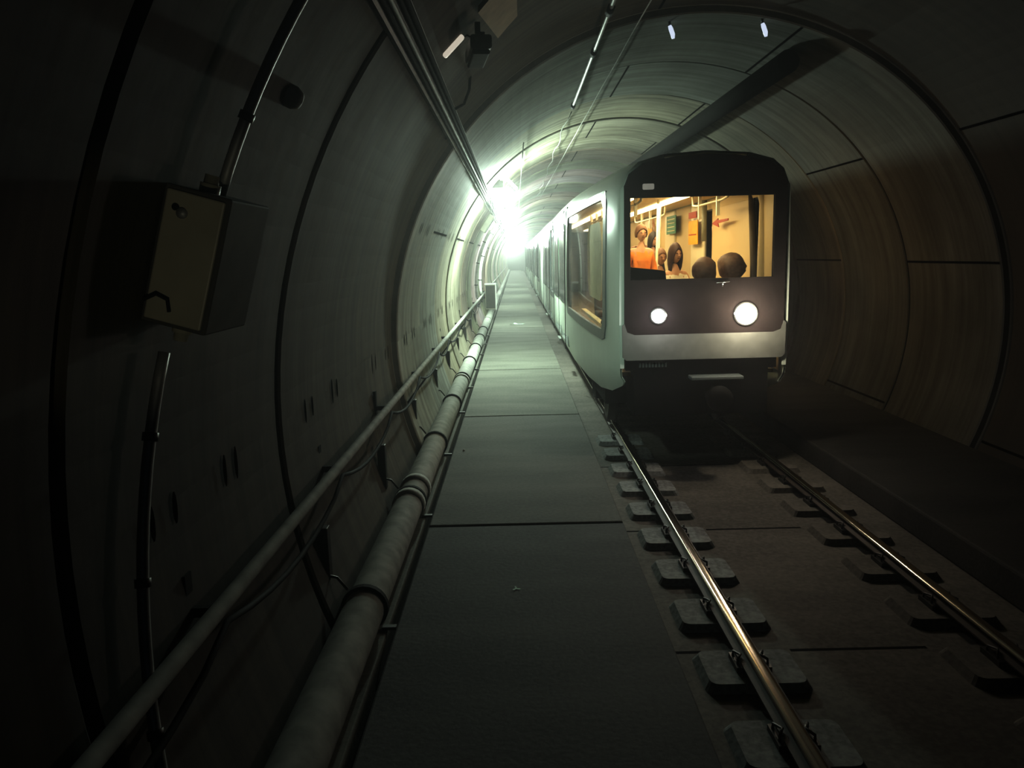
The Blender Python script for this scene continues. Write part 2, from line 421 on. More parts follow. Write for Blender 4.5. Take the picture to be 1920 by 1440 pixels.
line('ceiling_cable', [(.18, y, ceil_z(.18, .09)) for y in (13, 18, 24, 32, 40)], .010, M['galv'], 'thin straight cable on the vault between the lamps and the train', 'cable')
line('ventilation_duct', [(3.12 - .012 * (y - 10), y, ceil_z(3.1, .17)) for y in (9.2, 12, 20, 40, 80)], .13, M['duct'], 'thick dark round duct under the vault above the right side of the train', 'duct', n=16)

# ---------------------------------------------------------------- tunnel lamps
def lamp(lit=True):
    root = empty('tunnel_lamp')
    # mounting bracket, box housing and flood head
    bb = MB(); bb.box(-.05, .05, -.30, .30, .10, .14); bb.box(-.03, .03, -.03, .03, .12, .32); bb.build('bracket', M['steel_dark'], root)
    MB().prism(rrect(-.12, .12, -.05, .10, .03, 3), lambda u, v, d: (u, d, v), -.35, .35).build('housing', M['galv'], root)
    MB().prism(rrect(-.10, .10, -.10, -.05, .02, 3), lambda u, v, d: (u, d, v), -.32, .32).build('diffuser', M['lampw'] if lit else M['boxdark'], root)
    a = Matrix.Translation((.28, 0, .06)) @ Matrix.Rotation(math.radians(45), 4, 'Y')
    t = MB(); t.box(-.16, .16, -.04, .04, -.03, .03, a); t.build('side_tube', M['lampw'] if lit else M['lampoff'], root, bevel=.02)
    MB().tube([(0, 0, .12), (.12, 0, .18), (.22, 0, .12)], .012, 6).build('side_arm', M['steel_dark'], root)
    return root
names = ['nearest lit', 'second lit', 'third lit', 'fourth lit', 'fifth lit', 'sixth lit', 'seventh lit', 'eighth lit', 'ninth lit', 'tenth lit', 'eleventh lit', 'farthest lit']
lp = lamp()
lys = [16.4 + 9.4 * i for i in range(12)]
for i, y in enumerate(lys):
    r = lp if i == 0 else dup(lp, (0, 0, 0)); r.location = (-.32, y, 3.68)
    tag(r, f'{names[i]} bright white tunnel lamp on the left vault above the walkway', 'lamp', 'bright tunnel lamps above the walkway')
    L = bpy.data.lights.new('lamp light', 'POINT'); L.energy = 980 if i == 0 else 600; L.color = (.82, 1, .86); L.shadow_soft_size = .12
    lo = bpy.data.objects.new('lamp_light', L); C.objects.link(lo); lo.location = (-.24, y, 3.46)
    L = bpy.data.lights.new('lamp down light', 'SPOT'); L.spot_size = math.radians(146); L.spot_blend = .75; L.shadow_soft_size = .15; L.energy = 300; L.color = (.82, 1, .86)
    lo = bpy.data.objects.new('lamp_down_light', L); C.objects.link(lo); lo.location = (-.30, y, 3.54); lo.rotation_euler = (0, math.radians(4), 0)
dk = lamp(False); dk.location = (-.22, 5.62, 3.66); dk.scale = (-.6, .6, .6); dk.rotation_euler.z = math.radians(8)
tag(dk, 'unlit tunnel lamp near the top of the photo with a small bright glint', 'lamp')
# loop of cable by the unlit lamp
lc = [(-.30, 7.0, 4.0), (-.345, 7.0, 3.85), (-.36, 7.0, 3.70), (-.41, 7.0, 3.58), (-.49, 7.0, 3.54), (-.56, 7.0, 3.57), (-.60, 7.0, 3.66)]
tag(MB().tube(lc, .012, 8).build('cable_loop', M['cable']), 'black cable hanging in a loop beneath the unlit lamp', 'cable')
# tan plate
q = [(-.20, 5.29), (.05, 5.15), (.06, 6.11), (-.09, 6.25)]
def onceil(x, y, off): return (x, y, ceil_z(x, off))
q8 = []
for i in range(4):
    (xa, ya), (xb, yb) = q[i], q[(i + 1) % 4]
    q8 += [(xa, ya), ((xa + xb) / 2, (ya + yb) / 2)]
b = MB(); n = 8
b.add([onceil(x, y, .03) for x, y in q8] + [onceil(x, y, .06) for x, y in q8], [list(range(8))[::-1], list(range(8, 16))] + [(i, (i + 1) % 8, 8 + (i + 1) % 8, 8 + i) for i in range(8)])
tag(b.build('ceiling_plate', M['tan']), 'tan diamond shaped plate on the vault at the top edge of the photo', 'plate')
# two glowing pegs overhead, added in place of headlamp reflections
for i, (x, y, lab) in enumerate(((1.71, 8.72, 'small white headlamp ghost on the dark vault, left one of the pair'), (2.64, 8.55, 'small white headlamp ghost on the dark vault, right one of the pair'))):
    z = ceil_z(x, .0)
    root = empty('headlamp_ghost', (x, y, z - .10))
    MB().tube([(-.012, 0, .03), (0, 0, 0), (.022, 0, -.06), (.028, 0, -.10)], [.018, .024, .024, .016], 10).build('lens', M['ghost'], root)  # added glowing peg standing in for a headlamp reflection, no real lens
    MB().tube([(-.02, 0, .12), (-.012, 0, .03)], .014, 8).build('ghost_stem', M['steel_dark'], root)
    tag(root, lab, 'lamp')

# ---------------------------------------------------------------- fittings on the left wall
def wallM(a, y, r=TR):
    """frame on the wall: local x = inward normal, local z = tangent up, local y = along tunnel"""
    p = P(a, y, r); ar = math.radians(a)
    nx = Vector((-math.cos(ar), 0, -math.sin(ar))); tz = Vector((math.sin(ar), 0, -math.cos(ar)))
    if tz.z < 0: tz = -tz
    yy = tz.cross(nx)
    return Matrix(((nx.x, yy.x, tz.x, p.x), (nx.y, yy.y, tz.y, p.y), (nx.z, yy.z, tz.z, p.z), (0, 0, 0, 1)))
root = empty('junction_box'); root.matrix_world = wallM(163.6, 2.62, TR + .02)
MB().box(.02, .245, 0, .40, -.235, .235).build('enclosure', M['boxdark'], root, bevel=.008)  # darker than the cover, so the shaded side is in the colour
MB().box(.035, .23, -.014, 0, -.22, .22).build('cover', M['boxgrey'], root, bevel=.006)
MB().lathe((.10, -.012, .15), (0, -1, 0), [(0, .018), (.012, .018), (.014, .0)], 12).build('lock', M['galv'], root)
MB().lathe((.075, -.012, .165), (0, -1, 0), [(0, .012), (.008, .012), (.009, .0)], 12).build('screw', M['cable'], root)
MB().tube([(.03, -.02, -.16), (.07, -.028, -.13), (.11, -.028, -.14), (.12, -.02, -.18)], .007, 6).build('cable_pigtail', M['cable'], root)
for s in (-1, 1):
    MB().lathe((.12, .12, s * .235), (0, 0, s), [(0, .035), (.03, .035), (.03, .026), (.06, .024), (.06, 0)], 14).build('cable_gland', M['boxgrey'], root)
tag(root, 'olive grey junction box fixed to the near left wall, tilted with the vault', 'junction box')
def cyl_tube(name, a0, a1, y0, y1, r, m, label, off=.05):
    pts = [P(a0 + (a1 - a0) * i / 16, y0 + (y1 - y0) * i / 16, TR - off) for i in range(17)]
    root = empty(name, pts[0]); o = pts[0]
    MB().tube([p - o for p in pts], r, 10).build('run', m, root)
    for i in (3, 8, 13):
        p = pts[i] - o
        MB().tube([p - (pts[i + 1] - pts[i]).normalized() * .015, p + (pts[i + 1] - pts[i]).normalized() * .015], r * 1.35, 10).build('saddle', M['steel_dark'], root)
    tag(root, label, 'conduit'); return root
cyl_tube('wall_conduit', 159.5, 132, 2.82, 2.85, .020, M['galv'], 'thin conduit rising from the top of the junction box with a bright glint', .10)
cyl_tube('wall_conduit', 169.5, 196, 2.68, 2.25, .020, M['galv'], 'thin conduit dropping from the bottom of the junction box to the floor', .06)
cyl_tube('wall_conduit', 187, 140, 27.5, 27.5, .055, M['white'], 'bright white conduit curving up the far left wall to the lamps', .08)
cyl_tube('wall_conduit', 187, 148, 24.9, 24.9, .045, M['pipe'], 'pale grey conduit on the far left wall in front of the white one', .08)
# bump fitting on the near wall
root = empty('wall_lug'); root.matrix_world = wallM(151.5, 3.45, TR + .03)
MB().lathe((0.02, 0, 0), (1, 0, 0), [(0, .05), (.03, .05), (.06, .035), (.07, 0)], 14).build('cap', M['pipe'], root)
MB().box(.0, .02, -.035, .035, -.07, .05).build('plate', M['boxdark'], root, bevel=.01)
tag(root, 'small pale rounded lug on the near left wall right of the thin conduit', 'lug')
# cabinet and wall box further away
root = empty('equipment_cabinet', (-.98, 29.5, .30))
MB().box(-.19, .20, 0, .35, 0, .92).build('carcass', M['boxgrey'], root)
MB().box(-.17, .18, -.015, 0, .03, .89).build('cover', M['boxdark'], root)
b = MB().box(-.21, .23, -.03, .37, .92, .97); b.box(.19, .23, -.03, .0, -.02, .92); b.build('hood', M['white'], root)
MB().box(-.20, -.14, .1, .2, .10, .60).build('mounting_bar', M['steel_dark'], root)
tag(root, 'grey cabinet with a bright frame on the left edge of the walkway far ahead', 'cabinet')
root = empty('wall_box'); root.matrix_world = wallM(146, 21.5, TR)
MB().box(.02, .16, -.35, .35, -.30, .20).build('enclosure', M['boxgrey'], root, bevel=.01)
MB().box(.16, .17, -.32, .32, -.27, .17).build('cover', M['pipe'], root)
tag(root, 'square grey box high on the far left wall just below the lamps', 'wall box')

# litter on the walkway
def scrap(loc, s, label):
    b = MB()
    for a in (90, 215, 330):
        q = math.radians(a); d = Vector((math.cos(q), math.sin(q), 0)); p = Vector((-d.y, d.x, 0))
        b.add([p * .012, d * .05 + p * .010 + Vector((0, 0, .004)), d * .062 + Vector((0, 0, .006)), d * .05 - p * .012 + Vector((0, 0, .003)), -p * .012], [(0, 1, 2, 3, 4)])
    o = b.build('paper_scrap', M['debris'], fixn=False); o.location = loc; o.scale = (s, s, s)
    o.rotation_euler.z = .2
    tag(o, label, 'litter'); return o
scrap((-.05, 5.04, .004), .55, 'tiny pale scrap lying on the dark near end of the walkway')
scrap((-.02, 26.0, .004), 5.0, 'pale green star shaped scrap on the brightly lit walkway far ahead')
o = MB().lathe((0, 0, 0), (0, 0, 1), [(0, .012), (.012, .012), (.018, 0)], 10).build('pebble', M['white']); o.location = (-.67, 8.95, .0)
tag(o, 'tiny white pebble on the walkway near the grey pipe', 'pebble')

# ---------------------------------------------------------------- the train
CX = 2.0
PROF = [(.985, .42), (1.07, .66), (1.10, .95), (1.11, 1.34), (1.11, 2.0), (1.09, 2.93), (1.065, 3.06), (1.0, 3.20), (.86, 3.30), (.55, 3.37), (0, 3.40)]
NOSE = [(8.30, .812, .29), (8.36, .825, .26), (8.90, .885, .17), (9.8, .93, .10), (11.2, .97, .05), (13.7, 1.0, .0)]
WZ = (3, 5)           # profile indices between which side windows sit (z 1.34 .. 2.93)
def hwscale(y):
    if y >= 13.7: return 1.0, 0
    for (ya, sa, la), (yb, sb, lb) in zip(NOSE[:-1], NOSE[1:]):
        if ya <= y <= yb:
            q = (y - ya) / (yb - ya); return sa + (sb - sa) * q, la + (lb - la) * q
    return NOSE[0][1:]
def prof_at(y):
    s, lift = hwscale(y)
    return [(w * s * (1 + (.22 * lift if i == 0 else .08 * lift if i == 1 else 0)), z + (lift * 1.6 if i == 0 else lift if i == 1 else lift * .3 if i == 2 else 0) - (.10 * (13.7 - y) / 5.4 if (i >= 6 and y < 13.7) else 0)) for i, (w, z) in enumerate(PROF)]
def halfw(y, z):
    pr = prof_at(y)
    for (wa, za), (wb, zb) in zip(pr[:-1], pr[1:]):
        if za <= z <= zb and zb > za: return wa + (wb - wa) * (z - za) / (zb - za)
    return pr[3][0]
def shell(yl, openings, nose):
    """openings: list of (y0,y1) where the window band is cut out on both sides"""
    b = MB(); rows = []
    for y in yl:
        pr = prof_at(y) if nose else PROF
        rows.append([(CX - w, y, z) for w, z in pr] + [(CX + w, y, z) for w, z in pr[-2::-1]])
    n = len(rows[0]); vs = [p for r in rows for p in r]; fs = []
    for i in range(len(rows) - 1):
        ym = (yl[i] + yl[i + 1]) / 2; cut = any(a < ym < c for a, c in openings)
        for j in range(n - 1):
            jj = j if j < n // 2 else n - 2 - j
            if cut and WZ[0] <= jj < WZ[1]: continue
            fs.append((i * n + j, i * n + j + 1, (i + 1) * n + j + 1, (i + 1) * n + j))
    b.add(vs, fs, True); return b
def side_fn(side, off):        # maps (y, z, d) onto the body side
    return lambda u, v, d: (CX + side * (halfw(u, v) + off + d), u, v)
def subdiv(poly, step=.6):
    out = []
    for i, (a, c) in enumerate(poly):
        a2, c2 = poly[(i + 1) % len(poly)]; L = math.hypot(a2 - a, c2 - c); k = max(1, int(L / step))
        for j in range(k): out.append((a + (a2 - a) * j / k, c + (c2 - c) * j / k))
    return out

train_cars = []
def build_car(y0, y1, nose, label, windows, doors):
    root = empty('metro_car', (CX, (y0 + y1) / 2, -.0))
    def put(o): return shift(o, root)
    yl = sorted(set(([n[0] for n in NOSE] if nose else [y0]) + [y1] + [w for a in windows for w in a] + [y for y in [y0 + 1.5 * i for i in range(14)] if y0 < y < y1 and (not nose or y > 13.7)]))
    sh = put(shell(yl, windows, nose).build('body_shell', M['body'], root, label='pale green white painted shell'))
    so = sh.modifiers.new('solid', 'SOLIDIFY'); so.thickness = .02; so.offset = -1; so.use_rim = False
    # gutter strip
    for s in (-1, 1):
        ya = 13.75 if nose else y0 + .05
        put(MB().box(CX + s * 1.055, CX + s * 1.085, ya, y1 - .05, 3.055, 3.09).build('gutter', M['door'], root, label='bright metal gutter strip'))
        for (a, c) in windows:
            z0, z1 = 1.34, 2.93
            fo = subdiv(rrect(a - .06, c + .06, z0 - .07, z1 + .05, .20 if nose and a < 9.5 else .1)); fi = subdiv(rrect(a + .10, c - .08, z0 + .05, z1 - .05, .14 if nose and a < 9.5 else .06))
            # use same count for ring
            k = 64
            def resample(p):
                L = [0]
                for i in range(len(p)): L.append(L[-1] + math.hypot(p[(i + 1) % len(p)][0] - p[i][0], p[(i + 1) % len(p)][1] - p[i][1]))
                out = []
                for j in range(k):
                    t = L[-1] * j / k; i = max(i for i in range(len(p)) if L[i] <= t); q = (t - L[i]) / max(1e-9, L[i + 1] - L[i])
                    a1, c1 = p[i]; a2, c2 = p[(i + 1) % len(p)]; out.append((a1 + (a2 - a1) * q, c1 + (c2 - c1) * q))
                return out
            put(MB().ring(resample(fo), resample(fi), side_fn(s, .004), -.02, .012).build('window_frame', M['trim'], root))
            g = MB(); ysn = [a + (c - a) * i / 8 for i in range(9)]
            g.add([(CX + s * (halfw(y, z) - .004), y, z) for y in ysn for z in (z0, 2.0, z1)], [(i * 3 + j, i * 3 + j + 1, i * 3 + j + 4, i * 3 + j + 3) for i in range(8) for j in range(2)], True)
            put(g.build('side_window', (M['glass'] if s == 1 else M['noseglass']) if (nose and a < 9.5) else M['tglass'], root))
        for (a, c) in doors:
            m_ = (a + c) / 2
            for (p, q) in ((a, m_ - .01), (m_ + .01, c)):
                d = put(MB().prism(rrect(p, q, .62, 3.03, .06, 3), side_fn(s, .0), .002, .018).build('door_leaf', M['door'], root, label='silver sliding door leaf'))
                d2 = MB().prism(rrect(p + .16, q - .16, 1.40, 2.82, .08, 3), side_fn(s, .0), .019, .022).build('door_window', M['tglass'], d)
            put(MB().box(CX + s * 1.128, CX + s * 1.136, m_ - .012, m_ + .012, .62, 3.03).build('door_seal', M['rubber'], root))
            for yy in (a, c):
                put(MB().box(CX + s * 1.126, CX + s * 1.138, yy - .02, yy + .02, .60, 3.04).build('door_post', M['rubber'], root))
            put(MB().box(CX + s * 1.10, CX + s * 1.15, m_ - .3, m_ + .3, .565, .60).build('door_step', M['chrome'], root))
    # end walls
    if not nose:
        put(MB().box(CX - 1.05, CX + 1.05, y0 + .02, y0 + .06, .7, 3.1).build('end_wall', M['trim'], root))
    # underframe and bogies
    ua = y0 + (1.2 if nose else .3)
    put(MB().box(CX - .92, CX + .92, ua, y1 - .2, .42, .9).build('underframe', M['under'], root))
    for by in (y0 + 3.0, y1 - 3.0):
        bb = MB()
        for s in (-1, 1): bb.box(CX + s * .74 - .08, CX + s * .74 + .08, by - 1.1, by + 1.1, .28, .45); bb.box(CX + s * .74 - .14, CX + s * .74 + .14, by - .25, by + .25, .2, .42)
        bg = put(bb.build('bogie_frame', M['under'], root))
        for yy in (by - .85, by + .85):
            w = MB()
            for s in (-1, 1): w.lathe((CX + s * .74, yy, .345), (s, 0, 0), [(-.06, 0), (-.06, .365), (-.03, .365), (-.03, .335), (.06, .33), (.06, .24), (.03, .2), (.03, 0)], 24)
            w.tube([(CX - .74, yy, .345), (CX + .74, yy, .345)], .06, 10)
            w.build('wheelset', M['steel_dark'], bg)
    return root
CAR1 = (8.30, 28.2)
lead = build_car(8.30, 28.2, True, '', [(8.9, 13.5), (18.3, 19.9)], [(13.85, 17.9), (20.2, 24.6)])
tag(lead, 'leading pale green metro car with black front, two lit headlamps and passengers inside', 'train car', 'cars of the metro train')
c2 = build_car(28.7, 48.2, False, '', [(29.6, 31.3), (36.0, 38.0)], [(31.8, 35.4), (38.6, 42.2), (43.5, 47.2)])
tag(c2, 'second metro car, behind the leading one, with light streaks on its side', 'train car', 'cars of the metro train')
c3 = build_car(48.7, 68.2, False, '', [(49.6, 51.3), (56.0, 58.0)], [(51.8, 55.4), (58.6, 62.2), (63.5, 67.2)])
tag(c3, 'last visible metro car, farthest away next to the bright lamps', 'train car', 'cars of the metro train')
def LP(o): return shift(o, lead)
MB_ = MB
# front end ---------------------------------------------------
FY = 8.30
fn = lambda u, v, d: (u, d, v)
hole = (1.215, 2.725, 1.985, 2.835)
pl = MB()
outer = [(1.15, 1.62), (1.15, 1.52), (1.18, 1.43), (1.26, 1.40), (2.74, 1.40), (2.82, 1.43), (2.85, 1.52), (2.85, 1.62), (2.85, 2.95), (2.80, 3.08), (2.66, 3.18), (2.3, 3.25), (2.0, 3.265), (1.7, 3.25), (1.34, 3.18), (1.20, 3.08), (1.15, 2.95)]
n = len(outer)
def to_hole(u, v):
    x0, x1, z0, z1 = hole
    return (min(max(u, x0), x1), z0 if v < 1.9 else (z1 if v > 2.9 else v))
inner = []
for u, v in outer:
    if v <= 1.9: inner.append((min(max(u, hole[0]), hole[1]), hole[2]))
    else: inner.append((min(max(u, hole[0]), hole[1]), hole[3]))
pl.ring(outer, inner, fn, FY - .03, FY + .03)
fp = LP(pl.build('front_panel', M['panel'], lead, label='black glossy front panel'))
LP(MB().box(hole[0] - .01, hole[1] + .01, FY - .01, FY, hole[2] - .01, hole[3] + .01).build('windscreen', M['glass'], lead))
# cast white surround: lower band with fillets, thin jambs
band = [(1.13, 1.16), (1.17, 1.125), (2.83, 1.125), (2.87, 1.16), (2.875, 1.50), (2.85, 1.52), (2.82, 1.43), (2.74, 1.40), (1.26, 1.40), (1.18, 1.43), (1.15, 1.52), (1.125, 1.50)]
LP(MB().prism(band, fn, FY - .035, FY + .10).build('bumper_band', M['bandp'], lead, label='pale band under the black front panel'))
for s in (-1, 1):
    ps = [prof_at(8.30)[i] for i in range(2, 10)]
    outl = [(CX + s * w, z) for w, z in ps]; inn = [(CX + s * (.85 if z < 3.0 else max(0, min(.85, w - .04))), min(z, 3.2) - (0 if z < 3 else .03)) for w, z in ps]
    LP(MB().prism(outl + inn[::-1], fn, FY - .01, FY + .04).build('corner_post', M['body'] if s < 0 else M['body'], lead))
# lower dark apron, grille, coupler
ap = MB(); ap.box(1.27, 2.73, FY + .08, FY + .7, .50, 1.13); ap.box(1.18, 2.82, FY + .08, FY + .3, 1.0, 1.13)
LP(ap.build('apron', M['under'], lead))
g = MB()
for i in range(9): g.box(1.32 + i * .035, 1.34 + i * .035, FY + .045, FY + .06, 1.035, 1.085)
LP(g.build('vent_grille', M['trim'], lead))
LP(MB().box(1.86, 2.42, FY - .10, FY + .1, .90, .94).build('coupler_beam', M['trim'], lead, bevel=.01))
cp = MB().lathe((2.13, FY + .06, .72), (0, -1, 0), [(0, .09), (.25, .08), (.26, .14), (.36, .13), (.38, .05), (.38, 0)], 18)
LP(cp.build('coupler', M['duct'], lead))
# headlamps
for x, z, r, mt, nmz in ((1.51, 1.60, .062, 'head1', 'left headlamp, smaller and cooler'), (2.44, 1.60, .10, 'head2', 'right headlamp, larger and warmer')):
    h = MB().lathe((x, FY - .03, z), (0, -1, 0), [(0, r + .03), (.03, r + .025), (.03, r), (.01, r)], 24).build('headlamp', M['chrome'], lead, label=nmz); LP(h)
    MB().lathe((x, FY - .045, z), (0, -1, 0), [(0, r), (.025, r * .8), (.035, r * .4), (.038, 0)], 24).build('lens', M[mt], h)
LP(MB().prism(rrect(1.34, 1.46, 2.915, 2.975, .012, 2), fn, FY - .045, FY - .028).build('roof_marker', plain('grey marker lens', (.45, .43, .40), .4, emis=(1, .95, .85), estr=.16), lead))
wp = MB().tube([(2.12, FY - .05, 1.935), (2.26, FY - .05, 1.945)], .006, 6); wp.tube([(2.19, FY - .03, 1.90), (2.19, FY - .05, 1.94)], .008, 6)
LP(wp.build('wiper', M['chrome'], lead))

# interior of the leading car ---------------------------------
FZ, CZI = .95, 3.04
LP(MB().box(CX - .98, CX + .98, 11, 28.0, FZ - .04, FZ).box(CX - .86, CX + .86, 8.6, 11, FZ - .04, FZ).build('interior_floor', M['floorin'], lead))
ci = MB(); ci.box(CX - .93, CX + .93, 11, 28.0, CZI, CZI + .02); ci.box(CX - .76, CX + .76, 8.5, 11, CZI, CZI + .02)
LP(ci.build('interior_ceiling', M['cream'], lead))
def iw(s):
    b = MB(); f = lambda y, z: CX + s * (halfw(max(y, 8.5), z) - .05)
    def strip(ya, yb, za, zb):
        k = max(1, int((yb - ya) / .5)); vs = []; fs = []
        for i in range(k + 1):
            y = ya + (yb - ya) * i / k; vs += [(f(y, za), y, za), (f(y, zb), y, zb)]
        for i in range(k): fs.append((2 * i, 2 * i + 1, 2 * i + 3, 2 * i + 2))
        b.add(vs, fs)
    if s > 0:
        strip(8.45, 9.35, FZ, CZI)        # cream pillar by the windscreen
        strip(9.35, 13.45, FZ, 1.36)
        strip(13.5, 28.0, FZ, CZI)
        strip(9.35, 13.5, 2.9, CZI)
    else:
        strip(8.6, 13.5, FZ, 1.36); strip(13.5, 28.0, FZ, CZI); strip(8.6, 13.5, 2.9, CZI)
    return b
for s in (-1, 1): LP(iw(s).build('interior_wall', M['cream'], lead, fixn=False))
# the panels seen through the windscreen on the right inner side
rp = MB()
f = lambda y, o=0: CX + halfw(max(y, 8.5), 2.0) - .06 - o
rp.add([(f(y, .0), y, z) for y in (9.85, 10.6, 11.4, 12.1) for z in (FZ, CZI)], [(0, 1, 3, 2), (2, 3, 5, 4), (4, 5, 7, 6)])
LP(rp.build('partition_panel', M['cream'], lead, fixn=False))
LP(MB().tube([(f(9.72), 9.72, FZ), (f(9.78), 9.78, 2.1), (f(9.9) - .01, 9.92, CZI)], .042, 10).build('dark_pillar', M['creamdark'], lead))
LP(MB().tube([(f(9.2) - .03, 9.2, FZ), (f(9.2) - .03, 9.2, 2.0), (f(9.2) - .02, 9.2, 2.8), (f(9.2) - .08, 9.2, CZI)], .07, 14).build('cream_pillar', M['cream'], lead))
for y in (12.9, 15.2, 17.6):
    LP(MB().box(CX + .98, CX + 1.04, y - .45, y + .45, FZ, CZI).build('window_pier', M['rail_in'], lead, bevel=.03))
LP(MB().tube([(f(12.2) - .1, 12.2, 2.42), (f(12.2) - .1, 12.2, CZI)], .04, 10).build('grab_post', M['boxgrey'], lead))
def sign(name, m, y0, y1, z0, z1, x, label=None):
    return LP(MB().box(x - .012, x, y0, y1, z0, z1).build(name, m, lead, label=label))
sg = sign('poster', M['green'], 14.3, 15.15, 2.60, 2.93, 2.93, 'green poster')
for i in range(4): MB().box(2.912, 2.918, 14.4, 15.05, 2.65 + i * .07, 2.662 + i * .07).build('print_line', M['paper'], sg)
sg = sign('information_sign', M['yellow'], 12.5, 13.15, 2.38, 2.76, 2.91, 'yellow orange sign')
MB().box(2.892, 2.898, 12.6, 13.1, 2.53, 2.545).build('print_line', M['red'], sg)
sign('red_label', M['red'], 12.6, 13.15, 2.80, 2.90, 2.91, 'red label')
ar = MB().prism([(10.72, 2.70), (11.25, 2.70), (11.25, 2.725), (11.60, 2.66), (11.2, 2.60), (11.25, 2.655), (10.72, 2.672)], lambda u, v, d: (d, u, v), 2.895, 2.905)
LP(ar.build('arrow_sticker', M['red'], lead, label='red arrow shaped sticker'))
sign('poster', M['yellow'], 16.4, 17.3, 2.35, 2.8, 2.94, 'orange poster')
# ceiling light strips and rails
for x in (2.35, 1.62):
    LP(MB().box(x - .075, x + .075, 10.9, 26, CZI - .03, CZI - .005).build('light_strip', M['intlamp'], lead, label='glowing ceiling light strip'))
for x, ya, yb in ((2.52, 9.3, 11.2), (2.52, 13.2, 16.5), (1.55, 9.6, 16)):
    hr = LP(MB().tube([(x, ya, CZI), (x, ya + .05, 2.90), (x, ya + .3, 2.88), (x, yb - .3, 2.88), (x, yb - .05, 2.90), (x, yb, CZI)], .016, 8).build('grab_rail', M['rail_in'], lead))
    y = ya + .5
    while y < yb - .2:
        MB().box(x - .02, x + .02, y - .02, y + .02, 2.70 if x > 2 else 2.72, 3.03).build('hanger_strap', M['rail_in'], hr); y += .95
for x, y in ((2.33, 12.9), (2.10, 11.8), (1.7, 15)):
    LP(MB().tube([(x, y, FZ), (x + .05, y, CZI)], .02, 10).build('grab_pole', M['rail_in'], lead))
# console
cs = MB()
cs.prism([(1.16, 1.90), (1.16, 2.13), (1.30, 2.11), (1.52, 2.085), (1.60, 2.07), (1.615, 1.90)], fn, FY + .04, FY + .45)
LP(cs.build('dashboard', M['under'], lead, bevel=.01))
LP(MB().box(1.62, 2.85, FY + .04, FY + .28, 1.5, 1.97).build('dash_shelf', M['panel'], lead))
# seat benches
def bench(x, y, s):
    b = MB(); b.box(x - .22, x + .22, y - .25, y + .25, FZ + .36, FZ + .45)
    o = LP(b.build('seat', M['seat'], lead, bevel=.03))
    bk = MB(); bk.box(x - .22, x + .22, y + s * .25 - .04, y + s * .25 + .04, FZ + .42, FZ + .98); bk.build('seat_back', M['seat'], o, bevel=.03)
    bl = MB(); bl.box(x - .15, x + .15, y - .12, y + .12, FZ, FZ + .36); bl.build('seat_base', M['trim'], o, bevel=.02)
for x, y, s in ((2.30, 9.42, -1), (2.72, 9.68, -1), (2.18, 10.78, 1), (2.20, 11.98, 1), (1.35, 10.2, -1), (1.45, 12, 1)): bench(x, y, s)
# beige panel and orange brown pad behind the left nose window
LP(MB().prism(rrect(10.9, 13.0, 1.6, 2.72, .35, 6), lambda u, v, d: (d, u, v), 1.20, 1.23).build('partition_panel', M['paper'], lead))
LP(MB().prism(rrect(9.18, 9.75, 1.55, 2.25, .25, 6), lambda u, v, d: (d, u, v), 1.20, 1.26).build('pillar_pad', M['orangep'], lead))
LP(MB().tube([(1.25, 9.5, FZ), (1.25, 9.5, 3.0)], .05, 12).build('grab_post', M['pipe'], lead))
LP(MB().box(1.12, 1.2, 9.0, 13.4, 1.30, 1.345).build('window_sill', M['paper'], lead))

def arealight(name, loc, rot, sx, sy, e, col, spread=None):
    L = bpy.data.lights.new(name, 'AREA'); L.shape = 'RECTANGLE'; L.size = sx; L.size_y = sy; L.energy = e; L.color = col
    if spread: L.spread = spread
    o = bpy.data.objects.new(name, L); C.objects.link(o); o.location = loc; o.rotation_euler = rot; return o
arealight('interior_light', (2.0, 11.2, 2.98), (0, 0, 0), .5, 4.5, 75, (1, .82, .46))
arealight('interior_light', (2.0, 17, 2.98), (0, 0, 0), .5, 5, 60, (1, .82, .46))

